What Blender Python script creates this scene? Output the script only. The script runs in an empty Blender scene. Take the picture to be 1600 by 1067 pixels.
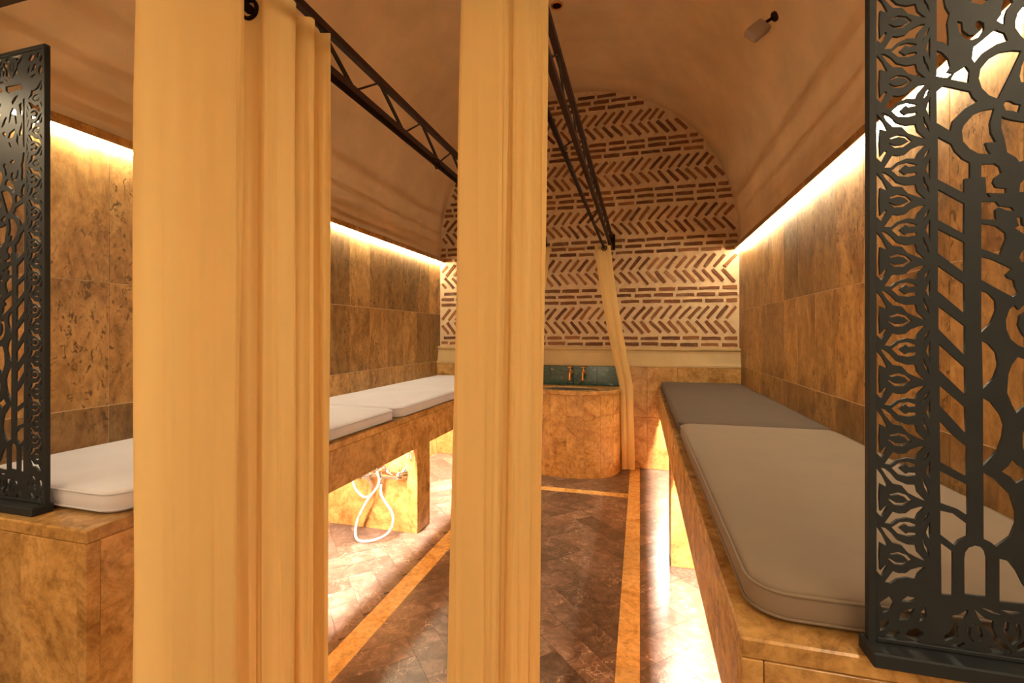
import bpy, bmesh, math, random
from mathutils import Vector, Matrix
R = random.Random(7)
sc = bpy.context.scene
col = sc.collection
PI = math.pi

# ------------------------------------------------------------------ camera, world, lights, exposure
cam_d = bpy.data.cameras.new('camera')
cam = bpy.data.objects.new('camera', cam_d); col.objects.link(cam)
cam.location = (0, 0, 1.12)
cam.rotation_euler = (PI/2, 0, math.atan(200/720))
cam_d.sensor_width = 36.0
cam_d.lens = 36.0*720/1600
cam_d.shift_y = -12.5/1600
cam_d.clip_start = 0.02
sc.camera = cam

world = bpy.data.worlds.new('world'); sc.world = world
world.use_nodes = True
world.node_tree.nodes['Background'].inputs['Color'].default_value = (0.02, 0.014, 0.008, 1)
world.node_tree.nodes['Background'].inputs['Strength'].default_value = 0.3

vs = sc.view_settings
vs.view_transform = 'Standard'
vs.look = 'None'
vs.gamma = 1.0
vs.use_curve_mapping = False
vs.exposure = -0.2
sc.cycles.max_bounces = 10
sc.cycles.diffuse_bounces = 6
sc.cycles.transmission_bounces = 6
sc.cycles.sample_clamp_indirect = 15.0

LED_COL = (1.0, 0.86, 0.57)
LED_LOW_COL = (1.0, 0.84, 0.68)
LED_TOP = 140.0           # strips under the wall ledges
LED_LOW = 600.0           # strips behind the bench fascias
LAMP_COL = (1.0, 0.87, 0.60)

def lamp(name, loc, power, radius, color=LAMP_COL):
    d = bpy.data.lights.new(name, 'POINT'); d.energy = power; d.shadow_soft_size = radius; d.color = color
    o = bpy.data.objects.new(name, d); col.objects.link(o); o.location = loc
    return o
# unseen fill lights added behind the camera: two low, one high
lamp('low_fill_light', (-0.95, -1.25, 0.55), 30, 0.25)
lamp('low_fill_light', (0.35, -1.25, 0.60), 18, 0.25)
lamp('high_fill_light', (0.30, -1.1, 2.20), 12, 0.30)

# ------------------------------------------------------------------ materials
def mat(name):
    m = bpy.data.materials.new(name); m.use_nodes = True
    nt = m.node_tree
    return m, nt, nt.nodes['Principled BSDF']

def N(nt, kind, **kw):
    n = nt.nodes.new(kind)
    for k, v in kw.items():
        setattr(n, k, v)
    return n

def coords(nt, scale=(1, 1, 1), per_object=True):
    tc = N(nt, 'ShaderNodeTexCoord')
    mp = N(nt, 'ShaderNodeMapping')
    mp.inputs['Scale'].default_value = scale
    nt.links.new(tc.outputs['Object'], mp.inputs['Vector'])
    if not per_object:
        return mp.outputs['Vector'], None
    oi = N(nt, 'ShaderNodeObjectInfo')
    mul = N(nt, 'ShaderNodeVectorMath', operation='SCALE')
    cmb = N(nt, 'ShaderNodeCombineXYZ')
    for i, f in enumerate((37.0, 71.0, 113.0)):
        mm = N(nt, 'ShaderNodeMath', operation='MULTIPLY'); mm.inputs[1].default_value = f
        nt.links.new(oi.outputs['Random'], mm.inputs[0]); nt.links.new(mm.outputs[0], cmb.inputs[i])
    add = N(nt, 'ShaderNodeVectorMath', operation='ADD')
    nt.links.new(mp.outputs['Vector'], add.inputs[0]); nt.links.new(cmb.outputs[0], add.inputs[1])
    return add.outputs[0], oi.outputs['Random']

def noise(nt, vec, scale, detail=6, rough=0.6, dist=0.0):
    n = N(nt, 'ShaderNodeTexNoise')
    n.inputs['Scale'].default_value = scale; n.inputs['Detail'].default_value = detail
    n.inputs['Roughness'].default_value = rough; n.inputs['Distortion'].default_value = dist
    nt.links.new(vec, n.inputs['Vector'])
    return n.outputs['Fac']

def ramp(nt, fac, stops):
    r = N(nt, 'ShaderNodeValToRGB')
    el = r.color_ramp.elements
    while len(el) < len(stops):
        el.new(0.5)
    for e, (p, c) in zip(el, stops):
        e.position = p
        e.color = (c[0], c[1], c[2], 1) if not isinstance(c, (int, float)) else (c, c, c, 1)
    nt.links.new(fac, r.inputs['Fac'])
    return r.outputs['Color']

def mix(nt, fac, a, b, mode='MIX'):
    m = N(nt, 'ShaderNodeMix', data_type='RGBA', blend_type=mode)
    for sock, val in ((m.inputs[0], fac), (m.inputs[6], a), (m.inputs[7], b)):
        if isinstance(val, bpy.types.NodeSocket):
            nt.links.new(val, sock)
        elif isinstance(val, (int, float)):
            sock.default_value = val
        else:
            sock.default_value = (val[0], val[1], val[2], 1)
    return m.outputs[2]

def bump(nt, bsdf, height, strength, dist=0.01):
    b = N(nt, 'ShaderNodeBump')
    b.inputs['Strength'].default_value = strength; b.inputs['Distance'].default_value = dist
    nt.links.new(height, b.inputs['Height']); nt.links.new(b.outputs['Normal'], bsdf.inputs['Normal'])

def travertine(name, light, mid, dark, rough=0.38, vary=0.5, pits=True, stretch=(1, 1, 0.55), scale=7.5):
    m, nt, p = mat(name)
    v, rnd = coords(nt, stretch)
    big = noise(nt, v, scale, 9, 0.72, 0.8)
    c = ramp(nt, big, [(0.34, dark), (0.48, mid), (0.64, light)])
    fine = noise(nt, v, 38, 6, 0.75, 0.3)
    c = mix(nt, 0.75, c, ramp(nt, fine, [(0.30, (0.45, 0.42, 0.38)), (0.55, (1, 1, 1)), (0.8, (1.12, 1.1, 1.05))]), 'MULTIPLY')
    if pits:
        pt = noise(nt, v, 60, 3, 0.5, 0.9)
        zone = noise(nt, v, 4.0, 3, 0.5)
        a = ramp(nt, pt, [(0.56, 0), (0.66, 1)])
        b = ramp(nt, zone, [(0.38, 0), (0.58, 1)])
        f = mix(nt, 1.0, a, b, 'MULTIPLY')
        c = mix(nt, f, c, (dark[0]*0.6, dark[1]*0.6, dark[2]*0.6))
    tint = ramp(nt, rnd, [(0.0, (1-vary*0.55,)*3), (0.35, (1-vary*0.15, 1-vary*0.2, 1-vary*0.25)), (0.7, (1, 1, 1)), (1.0, (1+vary*0.25, 1+vary*0.18, 1+vary*0.05))])
    c = mix(nt, 1.0, c, tint, 'MULTIPLY')
    nt.links.new(c, p.inputs['Base Color'])
    p.inputs['Roughness'].default_value = rough
    bump(nt, p, fine, 0.12, 0.004)
    return m

def marble(name):
    m, nt, p = mat(name)
    v, rnd = coords(nt, (1, 1, 1))
    base = noise(nt, v, 13, 10, 0.72, 1.0)
    c = ramp(nt, base, [(0.30, (0.058, 0.036, 0.025)), (0.50, (0.130, 0.084, 0.064)), (0.63, (0.22, 0.150, 0.122)), (0.78, (0.46, 0.34, 0.29))])
    vo = N(nt, 'ShaderNodeTexVoronoi', feature='DISTANCE_TO_EDGE')
    vo.inputs['Scale'].default_value = 13
    warp = N(nt, 'ShaderNodeVectorMath', operation='ADD')
    wn = N(nt, 'ShaderNodeTexNoise'); wn.inputs['Scale'].default_value = 7; wn.inputs['Detail'].default_value = 5
    nt.links.new(v, wn.inputs['Vector'])
    ws = N(nt, 'ShaderNodeVectorMath', operation='SCALE'); ws.inputs['Scale'].default_value = 0.32
    nt.links.new(wn.outputs['Color'], ws.inputs[0])
    nt.links.new(v, warp.inputs[0]); nt.links.new(ws.outputs[0], warp.inputs[1])
    nt.links.new(warp.outputs[0], vo.inputs['Vector'])
    vein = ramp(nt, vo.outputs['Distance'], [(0.0, 0.9), (0.010, 0.3), (0.026, 0)])
    gate = ramp(nt, noise(nt, v, 5, 3), [(0.45, 0), (0.62, 1)])
    f = mix(nt, 1.0, vein, gate, 'MULTIPLY')
    c = mix(nt, f, c, (0.66, 0.52, 0.42))
    tint = ramp(nt, rnd, [(0, (0.62, 0.62, 0.62)), (0.6, (1, 1, 1)), (1, (1.45, 1.4, 1.35))])
    c = mix(nt, 1.0, c, tint, 'MULTIPLY')
    nt.links.new(c, p.inputs['Base Color'])
    p.inputs['Roughness'].default_value = 0.30
    return m

def plain(name, color, rough=0.5, metal=0.0, nscale=None, namp=0.2, bstr=0.0, per_object=True):
    m, nt, p = mat(name)
    p.inputs['Roughness'].default_value = rough
    p.inputs['Metallic'].default_value = metal
    if 'steel' in name or 'rod' in name: p.inputs['Specular IOR Level'].default_value = 0.08 if 'rod' in name else 0.25
    v, rnd = coords(nt, (1, 1, 1), per_object)
    n = noise(nt, v, nscale or 12, 6, 0.6)
    lo = tuple(c*(1-namp) for c in color); hi = tuple(min(1, c*(1+namp)) for c in color)
    nt.links.new(ramp(nt, n, [(0.3, lo), (0.7, hi)]), p.inputs['Base Color'])
    if bstr:
        bump(nt, p, n, bstr, 0.006)
    return m

def emit(name, color, strength):
    m = bpy.data.materials.new(name); m.use_nodes = True
    nt = m.node_tree; nt.nodes.clear()
    e = N(nt, 'ShaderNodeEmission'); o = N(nt, 'ShaderNodeOutputMaterial')
    e.inputs['Color'].default_value = (*color, 1); e.inputs['Strength'].default_value = strength
    nt.links.new(e.outputs[0], o.inputs['Surface'])
    return m

def cloth(name, color, translucency):
    m, nt, p = mat(name)
    v, rnd = coords(nt, (1, 1, 0.12))
    n = noise(nt, v, 9, 4)
    c = ramp(nt, n, [(0.3, tuple(x*0.97 for x in color)), (0.7, tuple(min(1, x*1.02) for x in color))])
    out = nt.nodes['Material Output']
    tr = N(nt, 'ShaderNodeBsdfTranslucent')
    df = N(nt, 'ShaderNodeBsdfDiffuse')
    nt.links.new(c, tr.inputs['Color']); nt.links.new(c, df.inputs['Color'])
    wv = N(nt, 'ShaderNodeTexNoise'); wv.inputs['Scale'].default_value = 420; wv.inputs['Detail'].default_value = 2
    tc = N(nt, 'ShaderNodeTexCoord'); nt.links.new(tc.outputs['Object'], wv.inputs['Vector'])
    b = N(nt, 'ShaderNodeBump'); b.inputs['Strength'].default_value = 0.06; b.inputs['Distance'].default_value = 0.002
    nt.links.new(wv.outputs['Fac'], b.inputs['Height']); nt.links.new(b.outputs['Normal'], df.inputs['Normal'])
    mx = N(nt, 'ShaderNodeMixShader'); mx.inputs[0].default_value = translucency
    nt.links.new(df.outputs[0], mx.inputs[1]); nt.links.new(tr.outputs[0], mx.inputs[2])
    nt.links.new(mx.outputs[0], out.inputs['Surface'])
    nt.nodes.remove(p)
    return m

M = {}
M['wall_stone'] = travertine('wall_travertine', (0.60, 0.37, 0.14), (0.42, 0.23, 0.072), (0.21, 0.105, 0.03), 0.42, 0.9)
M['bench_stone'] = travertine('honey_travertine', (0.58, 0.34, 0.12), (0.45, 0.24, 0.075), (0.26, 0.125, 0.034), 0.26, 0.25, pits=False, stretch=(1, 1, 1))
M['grout'] = plain('pale_grout', (0.62, 0.46, 0.28), 0.85, nscale=30)
M['floor_grout'] = plain('brown_floor_grout', (0.16, 0.10, 0.06), 0.6, nscale=30)
M['marble'] = marble('brown_veined_marble')
M['honey'] = travertine('honey_band_stone', (0.92, 0.63, 0.27), (0.86, 0.55, 0.20), (0.68, 0.38, 0.11), 0.22, 0.3, pits=False, stretch=(1, 1, 1))
M['plaster'] = plain('smooth_vault_plaster', (0.70, 0.52, 0.31), 0.75, nscale=3.0, namp=0.13, bstr=0.15, per_object=False)
M['mortar'] = plain('lime_mortar', (0.58, 0.42, 0.26), 0.9, nscale=22, namp=0.14, bstr=0.5, per_object=False)
M['cream'] = plain('cream_stone', (0.46, 0.32, 0.15), 0.5, nscale=6, namp=0.10)  # cream lowered a little to carry the shade on the moulding
M['steel'] = plain('blackened_screen_steel', (0.015, 0.017, 0.020), 0.6, 0.0, nscale=20, namp=0.15)
M['rust'] = plain('dark_red_brown_steel', (0.030, 0.0085, 0.003), 0.7, 0.0, nscale=30, namp=0.35)
M['olive_steel'] = plain('dark_olive_steel', (0.022, 0.018, 0.009), 0.7, 0.0, nscale=30, namp=0.3)
M['black_metal'] = plain('black_rod_metal', (0.012, 0.004, 0.002), 0.6, 0.0, nscale=30, namp=0.3)
M['chrome'] = plain('chrome', (0.85, 0.83, 0.80), 0.12, 1.0, nscale=8, namp=0.03)
M['hose'] = plain('pale_grey_hose', (0.40, 0.36, 0.34), 0.35, 0.2, nscale=60, namp=0.1)
M['brass'] = plain('aged_brass', (0.62, 0.30, 0.08), 0.32, 0.9, nscale=20, namp=0.3)
M['white_plastic'] = plain('greyish_plastic', (0.34, 0.26, 0.22), 0.5, nscale=8, namp=0.06)
M['dark_hole'] = plain('dark_bowl_copper', (0.045, 0.040, 0.035), 0.4, 0.4, nscale=15, namp=0.3)
M['seam'] = plain('mattress_piping', (0.26, 0.20, 0.17), 0.8, nscale=60, namp=0.1)
M['led_top'] = emit('led_strip_warm', LED_COL, LED_TOP)
M['led_low'] = emit('led_strip_under_bench', LED_LOW_COL, LED_LOW)
M['curtain'] = cloth('cream_curtain_cloth', (0.79, 0.575, 0.26), 0.42)
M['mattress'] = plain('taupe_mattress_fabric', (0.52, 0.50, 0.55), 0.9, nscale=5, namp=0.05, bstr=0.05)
M['mattress_shaded'] = plain('shaded_mattress_fabric', (0.185, 0.132, 0.092), 0.9, nscale=5, namp=0.05, bstr=0.05)  # same fabric darkened: shade on the near right mattress put into the colour
M['mattress_deep_shade'] = plain('deep_shade_mattress_fabric', (0.082, 0.053, 0.036), 0.9, nscale=5, namp=0.05, bstr=0.05)  # same fabric darker still, shade of the far right end painted in

def brick_mat():
    m, nt, p = mat('handmade_red_brick')
    v, rnd = coords(nt, (1, 1, 1))
    tc = N(nt, 'ShaderNodeTexCoord')
    c = ramp(nt, rnd, [(0, (0.080, 0.025, 0.007)), (0.3, (0.150, 0.048, 0.014)), (0.65, (0.115, 0.042, 0.012)), (1.0, (0.24, 0.095, 0.032))])
    n = noise(nt, v, 2.2, 6, 0.75)
    c = mix(nt, ramp(nt, n, [(0.52, 0), (0.75, 0.8)]), c, (0.40, 0.25, 0.14))
    nt.links.new(c, p.inputs['Base Color'])
    p.inputs['Roughness'].default_value = 0.9
    bump(nt, p, n, 0.5, 0.004)
    return m
M['brick'] = brick_mat()

def teal_mat():
    m, nt, p = mat('teal_marbled_tile')
    v, rnd = coords(nt, (1, 1, 1.8))
    n = noise(nt, v, 9, 7, 0.6, 2.2)
    c = ramp(nt, n, [(0.3, (0.006, 0.026, 0.020)), (0.52, (0.018, 0.060, 0.046)), (0.62, (0.045, 0.085, 0.066)), (0.72, (0.30, 0.32, 0.25))])
    nt.links.new(c, p.inputs['Base Color'])
    p.inputs['Roughness'].default_value = 0.18
    return m
M['teal'] = teal_mat()

# ------------------------------------------------------------------ helpers
def link(name, me, material=None, parent=None, smooth=False):
    o = bpy.data.objects.new(name, me); col.objects.link(o)
    if material is not None and not me.materials:
        me.materials.append(material)
    if smooth:
        for f in me.polygons:
            f.use_smooth = True
    if parent is not None:
        set_parent(o, parent)
    return o

def set_parent(o, parent):
    o.parent = parent
    # parents are never scaled; the meshes are written in room coordinates
    mw = Matrix.Identity(4); q = parent; chain = []
    while q is not None:
        chain.append(q); q = q.parent
    for q in reversed(chain):
        pi = q.matrix_parent_inverse if q.parent else Matrix.Identity(4)
        mw = mw @ pi @ Matrix.LocRotScale(q.location, q.rotation_euler, q.scale)
    o.matrix_parent_inverse = mw.inverted()

def tag(o, label=None, cat=None, group=None, kind=None):
    if label: o['label'] = label
    if cat: o['category'] = cat
    if group: o['group'] = group
    if kind: o['kind'] = kind
    return o

def thing(name, loc, label, cat, group=None):
    o = bpy.data.objects.new(name, None); col.objects.link(o)
    o.location = loc; o.empty_display_size = 0.1
    return tag(o, label, cat, group)

def from_bm(name, bm, material, parent=None, smooth=False):
    bmesh.ops.recalc_face_normals(bm, faces=bm.faces)
    me = bpy.data.meshes.new(name); bm.to_mesh(me); bm.free()
    return link(name, me, material, parent, smooth)

def bm_box(bm, lo, hi, bev=0.0, seg=1):
    c = [(a+b)/2 for a, b in zip(lo, hi)]; d = [b-a for a, b in zip(lo, hi)]
    r = bmesh.ops.create_cube(bm, size=1.0, matrix=Matrix.Translation(c) @ Matrix.Diagonal((*d, 1)))
    if bev:
        ed = list({e for v in r['verts'] for e in v.link_edges})
        bmesh.ops.bevel(bm, geom=ed, offset=bev, segments=seg, affect='EDGES', profile=0.5)

def box(name, lo, hi, material, parent=None, bev=0.0, seg=1, smooth=False):
    """a box mesh whose origin sits at its own centre"""
    c = Vector([(a+b)/2 for a, b in zip(lo, hi)]); d = [(b-a)/2 for a, b in zip(lo, hi)]
    bm = bmesh.new(); bm_box(bm, [-x for x in d], d, bev, seg)
    o = from_bm(name, bm, material, None, smooth)
    o.location = c
    if parent is not None:
        set_parent(o, parent)
    return o

_shared = {}
def piece(name, size, loc, material, parent, bev=0.0012, rot=None):
    """a bevelled slab sharing its mesh with alike slabs"""
    key = (name, tuple(round(x, 4) for x in size), material.name)
    if key not in _shared:
        bm = bmesh.new(); bm_box(bm, [-x/2 for x in size], [x/2 for x in size], bev)
        bmesh.ops.recalc_face_normals(bm, faces=bm.faces)
        me = bpy.data.meshes.new(name); bm.to_mesh(me); bm.free(); me.materials.append(material)
        _shared[key] = me
    o = bpy.data.objects.new(name, _shared[key]); col.objects.link(o)
    o.location = loc
    if rot: o.rotation_euler = rot
    set_parent(o, parent)
    return o

def prism(name, pts, z0, z1, material, parent=None, origin=None):
    """vertical extrusion of a plan polygon"""
    cx, cy = origin or (sum(p[0] for p in pts)/len(pts), sum(p[1] for p in pts)/len(pts))
    n = len(pts)
    vs_ = [(x-cx, y-cy, 0) for x, y in pts] + [(x-cx, y-cy, z1-z0) for x, y in pts]
    fs = [tuple(range(n)), tuple(range(n, 2*n))] + [(i, (i+1) % n, n+(i+1) % n, n+i) for i in range(n)]
    bm = bmesh.new(); vv = [bm.verts.new(v) for v in vs_]
    for f in fs: bm.faces.new([vv[i] for i in f])
    o = from_bm(name, bm, material)
    o.location = (cx, cy, z0)
    if parent is not None: set_parent(o, parent)
    return o

def bm_tube(bm, pts, r, n=8, closed=False, cap=True):
    pts = [Vector(p) for p in pts]
    rings = []
    m = len(pts)
    up = Vector((0.123, 0.311, 0.94)).normalized()
    for i, p in enumerate(pts):
        a = pts[(i-1) % m] if (closed or i > 0) else p
        b = pts[(i+1) % m] if (closed or i < m-1) else p
        t = (b-a)
        if t.length < 1e-9: t = Vector((0, 0, 1))
        t.normalize()
        if abs(t.dot(up)) > 0.98: ref = Vector((1, 0, 0))
        else: ref = up
        x = t.cross(ref).normalized(); y = t.cross(x).normalized()
        rr = r[i] if isinstance(r, (list, tuple)) else r
        rings.append([bm.verts.new(p + rr*(math.cos(2*PI*k/n)*x + math.sin(2*PI*k/n)*y)) for k in range(n)])
    for i in range(m if closed else m-1):
        A, B = rings[i], rings[(i+1) % m]
        for k in range(n):
            bm.faces.new((A[k], A[(k+1) % n], B[(k+1) % n], B[k]))
    if cap and not closed:
        bm.faces.new(rings[0]); bm.faces.new(rings[-1])

def tube(name, pts, r, material, parent=None, n=8, closed=False):
    bm = bmesh.new(); bm_tube(bm, pts, r, n, closed)
    return from_bm(name, bm, material, parent, True)

def bar(name, a, b, w, h, material, parent=None, side=Vector((1, 0, 0))):
    """flat bar from a to b; w across `side`, h across the other direction"""
    a, b = Vector(a), Vector(b); t = (b-a).normalized()
    s = (side - side.dot(t)*t).normalized(); u = t.cross(s)
    bm = bmesh.new(); vv = []
    for p in (a, b):
        for i, j in ((-1, -1), (1, -1), (1, 1), (-1, 1)):
            vv.append(bm.verts.new(p + s*i*w/2 + u*j*h/2))
    for f in ((0, 1, 2, 3), (4, 5, 6, 7), (0, 1, 5, 4), (1, 2, 6, 5), (2, 3, 7, 6), (3, 0, 4, 7)):
        bm.faces.new([vv[i] for i in f])
    return from_bm(name, bm, material, parent)

def bm_lathe(bm, prof, mtx=Matrix.Identity(4), n=20):
    rings = []
    for r, z in prof:
        if r < 1e-5: rings.append([bm.verts.new(mtx @ Vector((0, 0, z)))])
        else: rings.append([bm.verts.new(mtx @ Vector((r*math.cos(2*PI*k/n), r*math.sin(2*PI*k/n), z))) for k in range(n)])
    for A, B in zip(rings, rings[1:]):
        for k in range(n):
            q = [A[k % len(A)], A[(k+1) % len(A)], B[(k+1) % len(B)], B[k % len(B)]]
            q2 = []
            for v in q:
                if v not in q2: q2.append(v)
            if len(q2) > 2: bm.faces.new(q2)

def lathe(name, prof, loc, material, parent=None, rot=(0, 0, 0), n=20):
    bm = bmesh.new()
    from mathutils import Euler
    bm_lathe(bm, prof, Matrix.Translation(loc) @ Euler(rot).to_matrix().to_4x4(), n)
    return from_bm(name, bm, material, parent, True)

def catmull(pts, per=8, closed=False):
    pts = [Vector(p) for p in pts]; out = []
    n = len(pts)
    for i in range(n if closed else n-1):
        g = (lambda k: pts[k % n]) if closed else (lambda k: pts[max(0, min(n-1, k))])
        p0, p1, p2, p3 = g(i-1), g(i), g(i+1), g(i+2)
        for k in range(per):
            t = k/per
            out.append(0.5*((2*p1)+(p2-p0)*t+(2*p0-5*p1+4*p2-p3)*t*t+(3*p1-p0-3*p2+p3)*t*t*t))
    if not closed: out.append(pts[-1])
    return out

def clip_poly(poly, x0, x1, y0, y1):
    def cut(ps, inside, inter):
        out = []
        for i, p in enumerate(ps):
            q = ps[i-1]
            if inside(p):
                if not inside(q): out.append(inter(q, p))
                out.append(p)
            elif inside(q): out.append(inter(q, p))
        return out
    def lx(c): return lambda a, b: (c, a[1]+(b[1]-a[1])*(c-a[0])/(b[0]-a[0]))
    def ly(c): return lambda a, b: (a[0]+(b[0]-a[0])*(c-a[1])/(b[1]-a[1]), c)
    for ins, it in ((lambda p: p[0] >= x0, lx(x0)), (lambda p: p[0] <= x1, lx(x1)), (lambda p: p[1] >= y0, ly(y0)), (lambda p: p[1] <= y1, ly(y1))):
        if not poly: break
        poly = cut(poly, ins, it)
    return poly

# ------------------------------------------------------------------ room measures (metres)
XL, XR = -1.835, 0.767        # faces of the two clad side walls
XC, RV = -0.534, 1.30         # vault axis and radius
ZV = 1.93                     # springing of the vault
YB, YC = 4.05, 3.97           # brick face, face of the low stone cladding
YF = -1.8                     # wall behind the camera
BL, BR = -1.198, 0.143        # bench fronts
BY = 0.74                     # near ends of the benches
BZ = 0.675                    # bench top

# ------------------------------------------------------------------ floor
floor = box('floor', (XL-0.15, YF-0.1, -0.12), (XR+0.15, YB+0.2, -0.004), M['floor_grout'])
tag(floor, 'brown veined marble floor with honey stone bands', kind='structure')
TW, TLN, GAP = 0.11, 0.33, 0.0012
bands_x = [(-1.045, -0.957), (-0.079, 0.0)]
zones = [(XL, bands_x[0][0], 0.35, YC), (bands_x[0][1], bands_x[1][0], 0.35, 3.24), (bands_x[0][1], bands_x[1][0], 3.32, YC), (bands_x[1][1], XR, 0.35, YC)]
tile_polys = []
ca, sa = math.cos(PI/4), math.sin(PI/4)
def rect(ax, ay, w, h):
    g = GAP/2
    return [(ax+g, ay+g), (ax+w-g, ay+g), (ax+w-g, ay+h-g), (ax+g, ay+h-g)]
for i in range(-60, 60):
    for j in range(-22, 22):
        # herringbone: steps of (TW,TW) along i, (TLN,-TLN) along j
        ax, ay = i*TW + j*TLN, i*TW - j*TLN
        for rr in (rect(ax, ay, TLN, TW), rect(ax, ay+TW, TW, TLN)):
            w = [(x*ca - y*sa - 0.52, x*sa + y*ca + 2.0) for x, y in rr]
            if all(p[0] < XL for p in w) or all(p[0] > XR for p in w) or all(p[1] < 0.3 for p in w) or all(p[1] > YC for p in w):
                continue
            for z in zones:
                c = clip_poly(w, z[0]+GAP, z[1]-GAP, z[2], z[3])
                if len(c) < 3: continue
                area = abs(sum(c[k-1][0]*c[k][1]-c[k][0]*c[k-1][1] for k in range(len(c))))/2
                if area > 0.0006: tile_polys.append((area, c))
# nearest-looking, largest tiles singly, the leftovers as one piece
def shows(c):
    cx = sum(p[0] for p in c)/len(c); cy = sum(p[1] for p in c)/len(c)
    return cy > 1.0 and not (cx > 0.40 or cx < -1.75)
tile_polys.sort(key=lambda t: (not shows(t[1]), -t[0]))
rest = bmesh.new()
for k, (area, c) in enumerate(tile_polys):
    if k < 300:
        prism('floor_tile', c, -0.015, 0.0, M['marble'], floor)
    else:
        b0 = [rest.verts.new((x, y, -0.015)) for x, y in c]; b1 = [rest.verts.new((x, y, 0.0)) for x, y in c]
        rest.faces.new(b1)
        for q in range(len(c)): rest.faces.new((b0[q], b0[(q+1) % len(c)], b1[(q+1) % len(c)], b1[q]))
if len(rest.verts):
    tag(from_bm('floor_tile_offcuts', rest, M['marble'], floor), kind='stuff')
for x0, x1 in bands_x:
    y = 0.35
    while y < YC-0.01:
        y1 = min(y+0.62, YC)
        piece('border_strip', (x1-x0, y1-y-0.0015, 0.016), ((x0+x1)/2, (y+y1)/2, -0.0075), M['honey'], floor)
        y = y1
x = bands_x[0][1]
while x < bands_x[1][0]-0.01:
    x1 = min(x+0.44, bands_x[1][0])
    piece('border_strip', (x1-x-0.0015, 0.077, 0.016), ((x+x1)/2, 3.28, -0.0075), M['honey'], floor)
    x = x1

# ------------------------------------------------------------------ side walls with stone slabs
TS, TH, TT = 0.237, 0.44, 0.014
for side in ('left', 'right'):
    s = -1 if side == 'left' else 1
    xf = XL if s < 0 else XR
    xb = xf + s*0.002
    w = box('wall_'+side, (min(xb, xb+s*0.15), YF-0.1, -0.12), (max(xb, xb+s*0.15), YB+0.15, 1.79), M['grout'])
    tag(w, 'travertine clad wall on the %s, tall slabs in two rows' % side, kind='structure')
    rows = [(0.0, 0.42), (0.42, 0.862), (0.862, 1.302), (1.302, 1.785)]
    y1 = YB
    k = 0
    while y1 > 0.55:
        y0 = y1 - TS
        for z0, z1 in rows:
            if z0 < 0.3 and y1 < 1.1: continue
            piece('stone_slab', (TT+0.004, TS-0.0022, z1-z0-0.003), (xf+s*(TT+0.004)/2, (y0+y1)/2, (z0+z1)/2), M['wall_stone'], w)
        y1 = y0; k += 1
    # behind the camera: coarser slabs out of the picture
    while y1 > YF+0.01:
        y0 = max(YF, y1-0.474)
        for z0, z1 in ((0.0, 0.862), (0.862, 1.785)):
            piece('stone_slab', (TT+0.004, y1-y0-0.0022, z1-z0-0.003), (xf+s*(TT+0.004)/2, (y0+y1)/2, (z0+z1)/2), M['wall_stone'], w)
        y1 = y0
    # ledge that hides the light strip
    n = 1 if s < 0 else 2
    t = box('trim_%d' % n, (min(xf+s*0.02, xf-s*0.042), YF, 1.793), (max(xf+s*0.02, xf-s*0.042), YB, 1.826), M['wall_stone'], bev=0.003)
    tag(t, 'narrow stone ledge above the glowing strip on the %s wall' % side, kind='structure')
    l = box('led_strip', (min(xf-s*0.004, xf-s*0.022), YF+0.05, 1.7865), (max(xf-s*0.004, xf-s*0.022), YB-0.02, 1.7925), M['led_top'])
    tag(l, 'glowing warm light strip under the stone ledge of the %s wall' % side, 'light strip', 'warm light strips along the walls')

# ------------------------------------------------------------------ vault
bm = bmesh.new()
prof = [(XC-RV, 1.79)] + [(XC+RV*math.cos(a), ZV+RV*math.sin(a)) for a in [PI*(1-i/48) for i in range(49)]] + [(XC+RV, 1.79)]
outer = [(XC-RV-0.12, 1.79)] + [(XC+(RV+0.12)*math.cos(a), ZV+(RV+0.12)*math.sin(a)) for a in [PI*(1-i/48) for i in range(49)]] + [(XC+RV+0.12, 1.79)]
ys = [YF-0.1 + (YB+0.15-(YF-0.1))*k/24 for k in range(25)]
gi = [[bm.verts.new((x, y, z)) for x, z in prof] for y in ys]
go = [[bm.verts.new((x, y, z)) for x, z in outer] for y in (ys[0], ys[-1])]
for a, b in zip(gi, gi[1:]):
    for k in range(len(prof)-1): bm.faces.new((a[k], a[k+1], b[k+1], b[k]))
for k in range(len(prof)-1):
    bm.faces.new((go[0][k], go[1][k], go[1][k+1], go[0][k+1]))
    bm.faces.new((gi[0][k], go[0][k], go[0][k+1], gi[0][k+1])); bm.faces.new((gi[-1][k], gi[-1][k+1], go[1][k+1], go[1][k]))
me = bpy.data.meshes.new('ceiling'); bm.to_mesh(me); bm.free()
vault = link('ceiling', me, M['plaster'], None, True)
tag(vault, 'smooth plastered barrel vault', kind='structure')

wf = box('wall_front', (XL-0.15, YF-0.15, -0.12), (XR+0.15, YF, 3.35), M['plaster'])
tag(wf, 'plastered wall behind the viewer', kind='structure')

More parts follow.
